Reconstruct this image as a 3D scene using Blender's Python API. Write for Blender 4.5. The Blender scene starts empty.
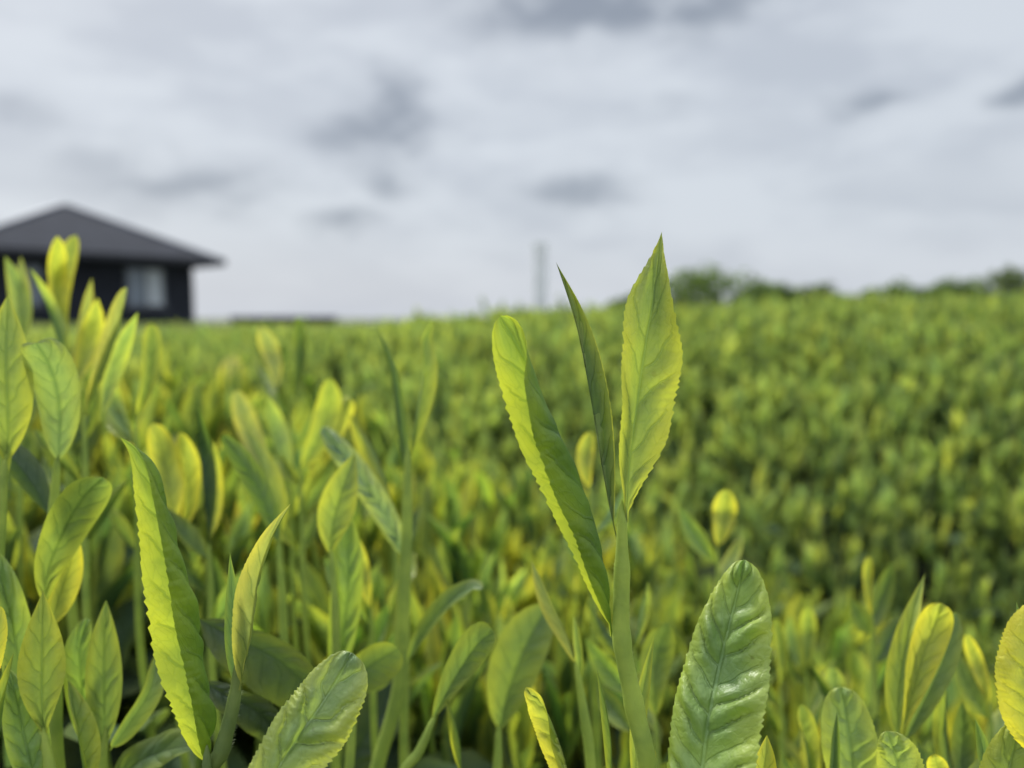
import bpy, bmesh, math, random
import numpy as np
from mathutils import Vector, Matrix, Euler

rng = np.random.default_rng(11)
random.seed(11)
SC = bpy.context.scene
COL = SC.collection
R = math.radians

# ------------------------------------------------------------------ camera
FPX = 770.0
EYE = 0.9
PITCH = math.atan(66 / FPX)
CAM = np.array([0.0, 0.0, EYE])
FWD = np.array([0, math.cos(PITCH), -math.sin(PITCH)])
UP = np.array([0, math.sin(PITCH), math.cos(PITCH)])
RIGHT = np.array([1.0, 0, 0])
FOCUS = 0.128

cd = bpy.data.cameras.new('camera')
cam = bpy.data.objects.new('camera', cd)
COL.objects.link(cam)
cam.location = CAM
cam.rotation_euler = (R(90) - PITCH, 0, 0)
cd.sensor_width = 36
cd.lens = FPX / 1024 * 36
cd.clip_start = 0.01
cd.clip_end = 2000
cd.dof.use_dof = True
cd.dof.focus_distance = FOCUS
cd.dof.aperture_fstop = 11
SC.camera = cam


def at(px, py, d):
    """the place whose image is about (px, py) at d metres in front of the lens"""
    return CAM + d * (FWD + (px - 512) / FPX * RIGHT + (384 - py) / FPX * UP)


def nrm(a):
    return a / np.maximum(np.linalg.norm(a, axis=-1, keepdims=True), 1e-12)


# ------------------------------------------------------------------ tagging
def tag(o, label=None, cat=None, group=None, kind=None):
    if label: o['label'] = label
    if cat: o['category'] = cat
    if group: o['group'] = group
    if kind: o['kind'] = kind
    return o


def empty(name, loc):
    o = bpy.data.objects.new(name, None)
    o.empty_display_size = 0.01
    COL.objects.link(o)
    o.location = loc
    return o


# ------------------------------------------------------------------ node helpers
class NT:
    def __init__(self, tree):
        self.t = tree
        self.n = tree.nodes
        self.l = tree.links

    def new(self, typ, **kw):
        n = self.n.new(typ)
        for k, v in kw.items():
            setattr(n, k, v)
        return n

    def set(self, sock, v):
        if hasattr(v, 'is_output') or isinstance(v, bpy.types.NodeSocket):
            self.l.new(v, sock)
        else:
            sock.default_value = v

    def math(self, op, a, b=0.0, c=None, clamp=False):
        n = self.new('ShaderNodeMath', operation=op)
        n.use_clamp = clamp
        self.set(n.inputs[0], a)
        self.set(n.inputs[1], b)
        if c is not None: self.set(n.inputs[2], c)
        return n.outputs[0]

    def rng(self, v, a, b, c=0.0, d=1.0, smooth=True):
        n = self.new('ShaderNodeMapRange')
        n.interpolation_type = 'SMOOTHSTEP' if smooth else 'LINEAR'
        n.clamp = True
        self.set(n.inputs['Value'], v)
        n.inputs['From Min'].default_value = a
        n.inputs['From Max'].default_value = b
        n.inputs['To Min'].default_value = c
        n.inputs['To Max'].default_value = d
        return n.outputs['Result']

    def mix(self, f, a, b, blend='MIX'):
        n = self.new('ShaderNodeMix', data_type='RGBA', blend_type=blend)
        self.set(n.inputs[0], f)
        self.set(n.inputs[6], a)
        self.set(n.inputs[7], b)
        return n.outputs[2]

    def noise(self, vec, scale, detail=3, rough=0.55, dist=0.0):
        n = self.new('ShaderNodeTexNoise')
        if vec is not None: self.l.new(vec, n.inputs['Vector'])
        n.inputs['Scale'].default_value = scale
        n.inputs['Detail'].default_value = detail
        n.inputs['Roughness'].default_value = rough
        n.inputs['Distortion'].default_value = dist
        return n


def new_mat(name):
    m = bpy.data.materials.new(name)
    m.use_nodes = True
    m.node_tree.nodes.clear()
    return m, NT(m.node_tree)


def leaf_material(name, source):
    m, N = new_mat(name)
    out = N.new('ShaderNodeOutputMaterial')
    if source == 'object':
        tint = N.new('ShaderNodeObjectInfo').outputs['Color']
    else:
        a = N.new('ShaderNodeAttribute'); a.attribute_name = 'tint'
        tint = a.outputs['Color']
    uv = N.new('ShaderNodeUVMap'); uv.uv_map = 'vein'
    s = N.new('ShaderNodeSeparateXYZ'); N.l.new(uv.outputs[0], s.inputs[0])
    x, ph = s.outputs[0], s.outputs[1]
    au = N.math('ABSOLUTE', N.math('MULTIPLY_ADD', x, 2.0, -1.0))
    tc = N.new('ShaderNodeTexCoord')
    obn = N.noise(tc.outputs['Object'], 90.0, 3)
    fine = N.noise(tc.outputs['Object'], 1500.0, 2)
    wig = N.math('MULTIPLY_ADD', N.noise(tc.outputs['Object'], 300.0, 2).outputs[0], 0.20, -0.10)
    phw = N.math('ADD', ph, wig)
    mid = N.rng(au, 0.07, 0.02)
    fr = N.math('FRACT', phw)
    dist = N.math('SUBTRACT', 0.5, N.math('ABSOLUTE', N.math('SUBTRACT', fr, 0.5)))
    lat = N.math('MULTIPLY', N.rng(dist, 0.085, 0.02), N.rng(au, 0.93, 0.72))
    # small net of secondary veins
    cmb = N.new('ShaderNodeCombineXYZ')
    N.l.new(N.math('MULTIPLY', au, 4.0), cmb.inputs[0]); N.l.new(N.math('MULTIPLY', phw, 2.6), cmb.inputs[1])
    vor = N.new('ShaderNodeTexVoronoi', feature='DISTANCE_TO_EDGE')
    N.l.new(cmb.outputs[0], vor.inputs['Vector']); vor.inputs['Scale'].default_value = 1.0
    net = N.rng(vor.outputs['Distance'], 0.07, 0.015)
    vein = N.math('MAXIMUM', mid, N.math('MAXIMUM', N.math('MULTIPLY', lat, 0.75), N.math('MULTIPLY', net, 0.30)))
    edge = N.rng(au, 0.25, 1.0)
    c1 = N.mix(N.math('MULTIPLY', edge, 0.9), N.mix(1.0, tint, (0.78, 0.88, 0.95, 1), 'MULTIPLY'), N.mix(1.0, tint, (1.3, 1.2, 0.8, 1), 'MULTIPLY'))
    val = N.rng(obn.outputs[0], 0.25, 0.75, 0.74, 1.22)
    hue = N.noise(tc.outputs['Object'], 38.0, 3)
    c1 = N.mix(N.rng(hue.outputs[0], .35, .7, 0, .75), c1, N.mix(1.0, c1, (1.16, 1.06, .9, 1), 'MULTIPLY'))
    comb = N.new('ShaderNodeCombineColor')
    N.l.new(val, comb.inputs[0]); N.l.new(N.math('MULTIPLY_ADD', val, 0.8, 0.2), comb.inputs[1]); comb.inputs[2].default_value = 1.0
    c1 = N.mix(1.0, c1, comb.outputs[0], 'MULTIPLY')
    refl = N.mix(N.math('MULTIPLY', vein, 0.5), c1, N.mix(1.0, N.mix(1.0, c1, (1.25, 1.25, 1.5, 1), 'MULTIPLY'), (0.03, 0.035, 0.02, 1), 'ADD'))
    spot = N.noise(tc.outputs['Object'], 420.0, 2, .5)
    spf = N.math('MULTIPLY', N.rng(spot.outputs[0], .70, .78), .5)
    refl = N.mix(spf, refl, (0.10, 0.075, 0.03, 1))
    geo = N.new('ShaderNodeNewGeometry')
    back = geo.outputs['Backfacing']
    refl = N.mix(N.math('MULTIPLY', back, 0.9 if source == 'object' else 0.4), refl, N.mix(1.0, refl, (0.50, 0.60, 0.64, 1), 'MULTIPLY'))  # back faces painted darker, imitating the shaded outer half of folded leaves
    trc = N.mix(1.0, c1, (1.78, 1.72, 0.70, 1), 'MULTIPLY')
    trc = N.mix(N.math('MULTIPLY', N.math('MAXIMUM', vein, N.math('MULTIPLY', N.rng(au, 0.17, 0.02), .7)), 0.85), trc, N.mix(1.0, trc, (0.45, 0.55, 0.5, 1), 'MULTIPLY'))
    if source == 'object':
        trc = N.mix(N.math('MULTIPLY', back, 0.9), trc, N.mix(1.0, trc, (0.55, 0.68, 0.7, 1), 'MULTIPLY'))  # the same imitated shade, put into the colour let through back faces
    bp = N.new('ShaderNodeBump')
    bp.inputs['Distance'].default_value = 0.0006
    bp.inputs['Strength'].default_value = 0.75
    veinb = N.math('MAXIMUM', mid, N.math('MAXIMUM', N.math('MULTIPLY', lat, 0.75), N.math('MULTIPLY', net, 0.12)))
    med = N.noise(tc.outputs['Object'], 380.0, 3)
    h = N.math('ADD', N.math('MULTIPLY', veinb, -0.7), N.math('ADD', N.math('MULTIPLY', fine.outputs[0], 0.3), N.math('MULTIPLY', med.outputs[0], 0.5)))
    N.l.new(h, bp.inputs['Height'])
    pr = N.new('ShaderNodeBsdfPrincipled')
    N.l.new(refl, pr.inputs['Base Color'])
    N.l.new(N.math('MULTIPLY_ADD', back, 0.12, N.rng(obn.outputs[0], 0.3, 0.7, 0.33, 0.47) if source == 'object' else 0.6), pr.inputs['Roughness'])
    pr.inputs['Specular IOR Level'].default_value = 0.5 if source == 'object' else 0.14
    N.l.new(bp.outputs[0], pr.inputs['Normal'])
    tr = N.new('ShaderNodeBsdfTranslucent')
    N.l.new(trc, tr.inputs['Color'])
    mx = N.new('ShaderNodeMixShader')
    mx.inputs[0].default_value = 0.46
    N.l.new(pr.outputs[0], mx.inputs[1]); N.l.new(tr.outputs[0], mx.inputs[2])
    N.l.new(mx.outputs[0], out.inputs[0])
    return m


def plain_material(name, col, rough=0.6, spec=0.4, nscale=None, var=0.25, bump=0.0, bdist=0.01, metal=0.0, detail=4):
    m, N = new_mat(name)
    out = N.new('ShaderNodeOutputMaterial')
    pr = N.new('ShaderNodeBsdfPrincipled')
    N.l.new(pr.outputs[0], out.inputs[0])
    pr.inputs['Roughness'].default_value = rough
    pr.inputs['Specular IOR Level'].default_value = spec
    pr.inputs['Metallic'].default_value = metal
    c = (*col, 1)
    if nscale:
        tc = N.new('ShaderNodeTexCoord')
        no = N.noise(tc.outputs['Object'], nscale, detail)
        lo = tuple(v * (1 - var) for v in col) + (1,)
        hi = tuple(min(v * (1 + var), 1) for v in col) + (1,)
        N.l.new(N.mix(N.rng(no.outputs[0], 0.3, 0.7), lo, hi), pr.inputs['Base Color'])
        if bump:
            bp = N.new('ShaderNodeBump')
            bp.inputs['Distance'].default_value = bdist
            bp.inputs['Strength'].default_value = bump
            N.l.new(no.outputs[0], bp.inputs['Height'])
            N.l.new(bp.outputs[0], pr.inputs['Normal'])
    else:
        pr.inputs['Base Color'].default_value = c
    return m


def stem_material():
    m, N = new_mat('young_stem')
    out = N.new('ShaderNodeOutputMaterial')
    tint = N.new('ShaderNodeObjectInfo').outputs['Color']
    tc = N.new('ShaderNodeTexCoord')
    fz = N.noise(tc.outputs['Object'], 2200.0, 2)
    big = N.noise(tc.outputs['Object'], 120.0, 3)
    pr = N.new('ShaderNodeBsdfPrincipled')
    c = N.mix(N.rng(big.outputs[0], 0.3, 0.7), N.mix(1.0, tint, (0.75, 0.8, 0.8, 1), 'MULTIPLY'), N.mix(1.0, tint, (1.2, 1.15, 1.0, 1), 'MULTIPLY'))
    N.l.new(c, pr.inputs['Base Color'])
    pr.inputs['Roughness'].default_value = 0.55
    pr.inputs['Specular IOR Level'].default_value = 0.35
    bp = N.new('ShaderNodeBump'); bp.inputs['Distance'].default_value = 0.0002; bp.inputs['Strength'].default_value = 0.4
    N.l.new(fz.outputs[0], bp.inputs['Height']); N.l.new(bp.outputs[0], pr.inputs['Normal'])
    tr = N.new('ShaderNodeBsdfTranslucent'); N.l.new(N.mix(1.0, c, (1.3, 1.3, 0.6, 1), 'MULTIPLY'), tr.inputs[0])
    mx = N.new('ShaderNodeMixShader'); mx.inputs[0].default_value = 0.25
    N.l.new(pr.outputs[0], mx.inputs[1]); N.l.new(tr.outputs[0], mx.inputs[2])
    N.l.new(mx.outputs[0], out.inputs[0])
    return m


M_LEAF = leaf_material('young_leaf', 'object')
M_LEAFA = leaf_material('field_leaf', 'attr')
M_STEM = stem_material()
M_SOIL = plain_material('grassy_ground', (0.10, 0.11, 0.07), 0.95, 0.2, 3.0, 0.4, 0.6, 0.05)
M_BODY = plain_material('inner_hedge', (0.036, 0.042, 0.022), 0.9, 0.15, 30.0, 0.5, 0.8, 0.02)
M_WOOD = plain_material('twig_bark', (0.10, 0.07, 0.045), 0.85, 0.2, 200.0, 0.35, 0.5, 0.001)

TINT = {
    'Y': (0.42, 0.44, 0.105), 'YG': (0.30, 0.36, 0.100), 'LG': (0.200, 0.265, 0.085), 'G': (0.125, 0.180, 0.066),
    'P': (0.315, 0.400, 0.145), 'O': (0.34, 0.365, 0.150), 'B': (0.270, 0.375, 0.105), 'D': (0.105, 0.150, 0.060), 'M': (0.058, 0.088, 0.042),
    'S': (0.370, 0.470, 0.100), 'YY': (0.580, 0.570, 0.100),
}


# ------------------------------------------------------------------ meshes
def grid_faces(nv, nu, off=0):
    i = np.arange(nv)[:, None] * (nu + 1) + np.arange(nu)[None, :]
    return np.stack([i, i + 1, i + nu + 2, i + nu + 1], -1).reshape(-1, 4) + off


def mesh_from(name, V, F, uvs=None, tint=None, smooth=True):
    me = bpy.data.meshes.new(name)
    V = np.asarray(V, np.float32); F = np.asarray(F, np.int32)
    nf, k = F.shape
    me.vertices.add(len(V)); me.vertices.foreach_set('co', V.ravel())
    me.loops.add(nf * k); me.loops.foreach_set('vertex_index', F.ravel())
    me.polygons.add(nf)
    me.polygons.foreach_set('loop_start', np.arange(nf, dtype=np.int32) * k)
    me.polygons.foreach_set('use_smooth', np.full(nf, smooth))
    me.update(calc_edges=True)
    if uvs is not None:
        l = me.uv_layers.new(name='vein')
        l.data.foreach_set('uv', np.asarray(uvs, np.float32)[F.ravel()].ravel())
    if tint is not None:
        c = me.color_attributes.new('tint', 'FLOAT_COLOR', 'POINT')
        t = np.ones((len(V), 4), np.float32); t[:, :3] = tint
        c.data.foreach_set('color', t.ravel())
    me.validate()
    return me


def catmull(pts, n):
    pts = np.asarray(pts, float)
    if len(pts) == 2:
        t = np.linspace(0, 1, n)[:, None]
        return pts[0] * (1 - t) + pts[1] * t
    P = np.vstack([2 * pts[0] - pts[1], pts, 2 * pts[-1] - pts[-2]])
    seg = len(pts) - 1
    out = []
    for k in range(seg):
        p0, p1, p2, p3 = P[k:k + 4]
        t = np.linspace(0, 1, 24, endpoint=False)[:, None]
        out.append(0.5 * (2 * p1 + (p2 - p0) * t + (2 * p0 - 5 * p1 + 4 * p2 - p3) * t ** 2 + (3 * p1 - p0 - 3 * p2 + p3) * t ** 3))
    out = np.vstack(out + [pts[-1:]])
    s = np.concatenate([[0], np.cumsum(np.linalg.norm(np.diff(out, axis=0), axis=1))])
    q = np.linspace(0, s[-1], n)
    return np.stack([np.interp(q, s, out[:, i]) for i in range(3)], 1)


def smooth01(x):
    x = np.clip(x, 0, 1)
    return x * x * (3 - 2 * x)


def leaf_geo(line, normals, wl, wr, p=0.9, q=0.6, fL=(15, 20), fR=(15, 20), prof=(0.8, 1.0, 0.6), nu=4, quilt=0.0,
             nlat=7, serr=0.0, wave=0.0, seed=0, pet=0.04, midrib=0.0, vang=1.25):
    """a leaf blade grown along LINE (base to tip); each half bends off the midrib at angles fL / fR (degrees, inner to margin).
    prof = how much of that folding there is at base, middle and tip.  Returns verts, faces, uvs."""
    r = np.random.default_rng(seed)
    n = len(line)
    v = np.linspace(0, 1, n)
    T = nrm(np.gradient(line, axis=0))
    Nn = nrm(normals - (normals * T).sum(1, keepdims=True) * T)
    B = np.cross(T, Nn)
    vv = np.clip((v - pet) / (1 - pet), 0, 1)
    if q > .56: p, q = p * 1.3, q + .4
    f = vv ** p * (1 - vv) ** q
    f = f / f.max()
    f = np.maximum(f, np.where(v < 0.3, 0.07, 0.0))
    pf = np.interp(v, np.linspace(0, 1, len(prof)), prof)
    qs = quilt if isinstance(quilt, tuple) else (quilt, quilt)
    pf = np.convolve(np.pad(pf, 4, 'edge'), np.ones(9) / 9, 'valid') if n > 20 else pf
    ph0 = r.uniform(0, 1)
    cols, us, phs = [], [], []
    for side, w, ang in ((-1, wl, fL), (1, wr, fR)):
        saw = np.mod(v * (31 if serr else 1) + ph0 + .5 * np.sin(v * 9 + seed) + .25 * np.sin(v * 37 + side), 1)
        ws = w * f * (1 - serr * (.75 + .35 * np.sin(v * 23 + side * 2 + seed)) * (1 - saw ** 1.5))
        a = np.linspace(ang[0], ang[1], nu + 1)
        th = np.radians(a)[None, :] * pf[:, None]
        ds = (ws / nu)[:, None]
        thm = (th[:, 1:] + th[:, :-1]) / 2
        du = np.concatenate([np.zeros((n, 1)), np.cumsum(np.cos(thm) * ds, 1)], 1)
        dn = np.concatenate([np.zeros((n, 1)), np.cumsum(np.sin(thm) * ds, 1)], 1)
        uu = np.linspace(0, 1, nu + 1)[None, :]
        ph = (v[:, None] ** 0.9) * nlat - uu ** 1.2 * vang + (0.35 if side < 0 else 0) + 6
        ph = ph + (.06 if vang > 1.4 else .13) * np.sin(v[:, None] * 19 + seed + side) + .05 * np.sin(v[:, None] * 43 + side * 2 + uu * 3)
        if max(qs):
            q_ = qs[0 if side < 0 else 1] * np.abs(np.sin(np.pi * ph)) ** 0.7 * np.sin(np.pi * np.clip(uu, 0, 1) ** 0.8) ** 0.7 * (.85 + .15 * np.cos(6.28 * (uu * 1.6 + .3 * np.sin(ph * 1.9)))) * smooth01((f / 0.5))[:, None]
            q_ = q_ * (0.75 + 0.5 * np.sin(ph * 2.1 + seed)) 
            du = du - np.sin(th) * q_
            dn = dn + np.cos(th) * q_
        if wave:
            dn = dn + wave * np.sin(v * 17 + side * 1.3 + seed)[:, None] * uu ** 2 * (f > 0.2)[:, None]
        if midrib:
            dn = dn - midrib * np.exp(-(uu * np.maximum(ws, 1e-6)[:, None] / 0.00045) ** 2)
        P = line[:, None, :] + side * du[..., None] * B[:, None, :] + dn[..., None] * Nn[:, None, :]
        cols.append(P); us.append(np.broadcast_to(0.5 + side * uu * 0.5, (n, nu + 1))); phs.append(ph)
    V = np.concatenate([cols[0][:, ::-1], cols[1][:, 1:]], 1)
    U = np.concatenate([us[0][:, ::-1], us[1][:, 1:]], 1)
    PH = np.concatenate([phs[0][:, ::-1], phs[1][:, 1:]], 1)
    return V.reshape(-1, 3), grid_faces(n - 1, 2 * nu), np.stack([U, PH], -1).reshape(-1, 2)


def tube_geo(line, rad, ns=10, caps=True):
    line = np.asarray(line, float); n = len(line)
    rad = np.broadcast_to(np.asarray(rad, float), (n,))
    T = nrm(np.gradient(line, axis=0))
    ref = np.array([0.0, 1.0, 0.0]) if abs(T[0, 1]) < 0.9 else np.array([1.0, 0, 0])
    A = nrm(np.cross(T, ref)); Bv = np.cross(T, A)
    a = np.linspace(0, 2 * np.pi, ns, endpoint=False)
    V = line[:, None] + rad[:, None, None] * (np.cos(a)[None, :, None] * A[:, None] + np.sin(a)[None, :, None] * Bv[:, None])
    V = V.reshape(-1, 3)
    i = np.arange(n - 1)[:, None] * ns
    j = np.arange(ns)[None, :]
    F = np.stack([i + j, i + (j + 1) % ns, i + ns + (j + 1) % ns, i + ns + j], -1).reshape(-1, 4)
    return V, F


def link_mesh(name, V, F, loc, mat, parent=None, uvs=None, tint=None, color=None, smooth=True):
    me = mesh_from(name, np.asarray(V) - np.asarray(loc), F, uvs, tint, smooth)
    me.materials.append(mat)
    o = bpy.data.objects.new(name, me)
    COL.objects.link(o)
    if parent is not None:
        o.parent = parent
    else:
        o.location = loc
    if color is not None: o.color = (*color, 1)
    return o


# ------------------------------------------------------------------ shoots seen close
FOLD = {
    'flat': ((8, 14), (8, 14)), 'open': ((24, 36), (24, 36)), 'vee': ((48, 60), (48, 60)),
    'vr': ((2, 14), (112, 166)), 'vl': ((112, 166), (2, 14)), 'closed': ((72, 86), (72, 86)),
    'roll': ((-5, -70), (-5, -70)), 'cup': ((14, 60), (14, 60)),
}


class Shoot:
    def __init__(self, label, stem, r=(0.0011, 0.0014), tint='S', group=None):
        """stem: pixel points with depth, top to bottom"""
        pts = np.array([at(*s) for s in stem])[::-1]
        ext = pts[0] + np.array([0.002, 0.004, -0.05])
        pts = np.vstack([ext, pts])
        self.base = pts[0]
        self.root = tag(empty('tea_shoot', self.base), label, 'tea shoot', group or 'young tea shoots standing out of the near bush')
        n = 16 + 8 * len(pts)
        line = catmull(pts, n)
        rad = np.linspace(r[1], r[0], n) * np.interp(np.linspace(0, 1, n), [0, .86, .97, 1], [1, 1, .6, .12])
        near = stem[0][2] < .145
        if near:
            for j_, s_ in enumerate(stem[1:-1]):
                q_ = np.linalg.norm(line - at(*s_), axis=1)
                rad = rad * (1 + .16 * np.exp(-(q_ / .0016) ** 2))
        V, F = tube_geo(line, rad, 12)
        if near:
            hr = np.random.default_rng(int(stem[0][0]))
            nh = 900
            ii = hr.integers(n // 4, n - 3, nh); tt = hr.random((nh, 1))
            cp = line[ii] * (1 - tt) + line[ii + 1] * tt
            ax = nrm(line[ii + 1] - line[ii])
            dr = hr.normal(0, 1, (nh, 3)); dr = nrm(dr - (dr * ax).sum(1, keepdims=True) * ax)
            tg = np.cross(ax, dr)
            p0 = cp + dr * rad[ii][:, None] * .9
            ln_ = hr.uniform(.0003, .0006, (nh, 1)); wd = .00003
            tip_ = p0 + (dr + ax * .5) * ln_
            HV = np.stack([p0 - tg * wd, p0 + tg * wd, tip_ + tg * wd * .4, tip_ - tg * wd * .4], 1).reshape(-1, 3)
            F = np.vstack([F, np.arange(nh * 4).reshape(-1, 4) + len(V)])
            V = np.vstack([V, HV])
        self.top_r = r[0]
        link_mesh('stem', V, F, self.base, M_STEM, self.root, color=TINT[tint] if isinstance(tint, str) else tint)

    def leaf(self, mid, w, tint='LG', fold='open', phi=(0, 0), p=0.9, q=0.6, prof=(0.9, 1.0, 0.6), quilt=0.0, nlat=7, serr=0.0,
             wave=0.0, fine=True, name='leaf', seed=None, fL=None, fR=None, pet=0.04, label=None, midrib=0.0, vang=1.25):
        pts = np.array([at(*m) for m in mid])
        dm = np.mean([m[2] for m in mid])
        n = 150 if fine else 40
        line = catmull(pts, n)
        T = nrm(np.gradient(line, axis=0))
        c = nrm(CAM - line)
        N0 = nrm(c - (c * T).sum(1, keepdims=True) * T)
        ph = np.radians(np.interp(np.linspace(0, 1, n), np.linspace(0, 1, len(phi)), phi))[:, None]
        Nn = N0 * np.cos(ph) + np.cross(T, N0) * np.sin(ph)
        a, b = FOLD[fold]
        if fL: a = fL
        if fR: b = fR
        seed = int(abs(mid[0][0] * 7 + mid[-1][1] * 13)) if seed is None else seed
        V, F, U = leaf_geo(line, Nn, w[0] / FPX * dm, w[1] / FPX * dm, p, q, a, b, prof, 12 if fine else 6, quilt, nlat, serr, wave, seed, pet, midrib, vang)
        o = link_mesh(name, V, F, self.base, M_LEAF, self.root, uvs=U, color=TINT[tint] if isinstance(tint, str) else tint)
        if label: o['label'] = label
        return self


D = FOCUS
# --- the tall shoot in sharp focus
s = Shoot('tall sharp tea shoot with three long upright leaves rising above the horizon',
          [(622, 500, D), (622, 570, D), (622, 640, D), (634, 705, D), (650, 800, D)], (0.00125, 0.0020), 'S')
s.leaf([(613, 636, .129), (606, 580, .1285), (596, 527, .1275), (579, 478, .126), (558, 430, .1245), (539, 388, .123), (524, 358, .122), (500, 316, .1205)], (43, 41), (.29, .37, .085),
       'vr', (0, 0, 5), 0.75, 0.54, (1, 1, 1, 1, .95, .8, .2), (.0003, -.0011), 8, 0.07, 0.0, pet=0.03, label='leaf folded along its midrib, bright inside and dark outside')
s.leaf([(622, 565, D), (609, 505, D + .001), (599, 450, D + .002), (590, 395, D + .003), (576, 325, D + .004), (556, 262, D + .004)], (19, 19), (.30, .345, .125), 'closed',
       (80, 88, 95), 0.8, 0.72, (1, 1, 1), (0.0004, 0.0004), 8, 0.035, pet=0.12, fL=(66, 84), fR=(80, 92), label='narrow dark leaf closed along its midrib')
s.leaf([(625, 522, D), (627, 477, D), (631, 440, D), (637, 396, D), (646, 338, D), (656, 288, D), (663, 232, D)], (41, 41), 'YG', 'open',
       (40, 38, 34, 22, -20, -40), 0.78, 0.74, (1, 1, 1), 0.0005, 7, 0.085, 0.0003, pet=0.02, fL=(30, 40), fR=(30, 38),
       label='broad pointed leaf half open, yellow at its margins', midrib=-0.0003)
# --- serrated folded leaf left of it
s = Shoot('folded saw-edged leaf, yellow inside and bumpy green outside, curling at its tip',
          [(207, 745, .126), (206, 790, .126), (204, 830, .127)], (0.0011, 0.0016), 'LG')
s.leaf([(207, 768, .130), (209, 712, .129), (203, 663, .128), (192, 606, .1265), (180, 555, .125), (165, 512, .1235), (148, 470, .122), (135, 449, .121), (120, 437, .1195)],
       (44, 32), (.29, .37, .085), 'vr', (0, -4, -10), 0.5, 0.58, (1, 1, 1, 1, .95, .8, .4), (.0004, -.0013), 9, 0.08, fL=(0, 18), fR=(80, 178), pet=0.02)
# --- slender bud shoot
s = Shoot('slender pale shoot with one thin spear and one closed pointed leaf',
          [(238, 655, .128), (234, 700, .128), (222, 750, .128), (206, 810, .129)], (0.0011, 0.0018), 'LG')
s.leaf([(236, 690, .128), (233, 640, .128), (232, 595, .128), (230, 552, .128)], (10, 10), 'P', 'open', (170, 178), 0.5, 0.8, name='bud', serr=0.03)
s.leaf([(240, 690, .127), (250, 640, .127), (258, 585, .127), (272, 540, .127), (291, 503, .127)], (24, 24), 'O', 'vl', (30, 20, 10), 0.6, 0.7,
       (1.0, 0.9, 0.9), 0.0004, 7, 0.04, fL=(5, 20), fR=(100, 150))
# --- pale serrated leaf at the bottom
s = Shoot('pale green saw-edged leaf spread flat, pointing up beside the slender shoot', [(238, 800, .121), (225, 850, .121)], (0.0012, 0.0016), 'S')
s.leaf([(228, 840, .114), (262, 792, .117), (298, 738, .1205), (328, 695, .123), (353, 653, .1255)], (32, 44), 'P', 'flat', (8, -4, -10), 0.62, 0.42,
       (1, 1, .6), 0.0018, 6, 0.08, pet=0.02, midrib=-0.0003)
# --- big quilted leaf
s = Shoot('big round-tipped quilted leaf, grey green and glossy, beside the tall stem', [(692, 840, .123), (688, 870, .123)], (0.0013, 0.0017), 'S')
s.leaf([(690, 858, .113), (700, 785, .117), (709, 720, .1205), (721, 660, .124), (733, 610, .1265), (745, 560, .129)], (39, 56), 'B', 'flat', (-16, -10, 5), 0.35, 0.5,
       (1, 1, .8), 0.0019, 12, 0.06, vang=1.6, fL=(4, -18), fR=(8, 24), pet=0.02, midrib=-0.0003)
s.leaf([(745, 850, .127), (758, 800, .127), (765, 760, .127), (767, 735, .127)], (20, 18), 'Y', 'open', (10, 10), 0.6, 0.6)
# --- right-hand edge leaves
s = Shoot('bright yellow toothed leaf cut by the picture edge above a pointed one', [(1040, 790, .118), (1045, 850, .118)], (0.0012, 0.0016), 'S')
s.leaf([(1040, 760, .118), (1036, 710, .118), (1038, 660, .118), (1046, 600, .119)], (37, 37), 'YY', 'flat', (10, 0), 0.5, 0.5, quilt=0.0006, serr=0.07)
s.leaf([(998, 860, .124), (1004, 800, .124), (1013, 750, .124), (1027, 705, .124)], (27, 36), 'YG', 'flat', (0, 0), 0.5, 0.6, quilt=0.0006, serr=0.05)
s.leaf([(1024, 680, .13), (1022, 640, .13), (1016, 601, .13)], (6, 6), 'P', 'vee', (170, 170), 0.5, 0.7, name='bud')
s = Shoot('thin pale spear standing free beside the yellow toothed leaf', [(984, 752, .138), (988, 800, .138)], (0.0008, 0.0012), 'S')
s.leaf([(986, 778, .138), (982, 745, .138), (975, 718, .138)], (7, 7), 'P', 'open', (170, 170), 0.5, 0.8, name='bud')
s = Shoot('small round saw-edged pale leaf low between quilted leaf and yellow edge leaf', [(900, 800, .124), (904, 850, .124)], (0.001, 0.0014), 'S')
s.leaf([(902, 830, .124), (899, 790, .124), (896, 760, .124), (887, 731, .124)], (20, 27), 'P', 'flat', (0, 0), 0.5, 0.45, quilt=0.0006, serr=0.09)
s = Shoot('soft pale green upright leaf with a thin spear before it', [(852, 790, .152), (856, 850, .152)], (0.001, 0.0014), 'S')
s.leaf([(856, 830, .152), (854, 780, .152), (848, 730, .152), (841, 687, .153)], (27, 27), 'P', 'flat', (-10, 0), 0.55, 0.42, quilt=0.0007, serr=0.03)
s.leaf([(832, 800, .146), (834, 755, .146), (837, 711, .146)], (8, 8), 'LG', 'vee', (170, 170), 0.5, 0.8, name='bud')
s = Shoot('yellow shoot with a round-topped leaf and a pointed one behind it', [(899, 735, .168), (893, 780, .168), (890, 830, .169)], (0.0012, 0.0016), 'S')
s.leaf([(898, 745, .168), (908, 710, .168), (922, 660, .167), (935, 622, .166), (941, 603, .163)], (17, 17), 'Y', 'open', (10, 8), 0.95, 0.36, (2.2, 0.9, 0.4), 0.0004, 7)
s.leaf([(897, 745, .17), (899, 690, .17), (909, 630, .17), (925, 573, .172)], (14, 15), 'YG', 'open', (-25, -15), 0.6, 0.75, (1, 1, 1), 0.0003, 7)
s.leaf([(903, 745, .175), (925, 700, .176), (945, 655, .178), (956, 612, .18)], (12, 13), 'LG', 'open', (20, 30), 0.7, 0.5)
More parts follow.
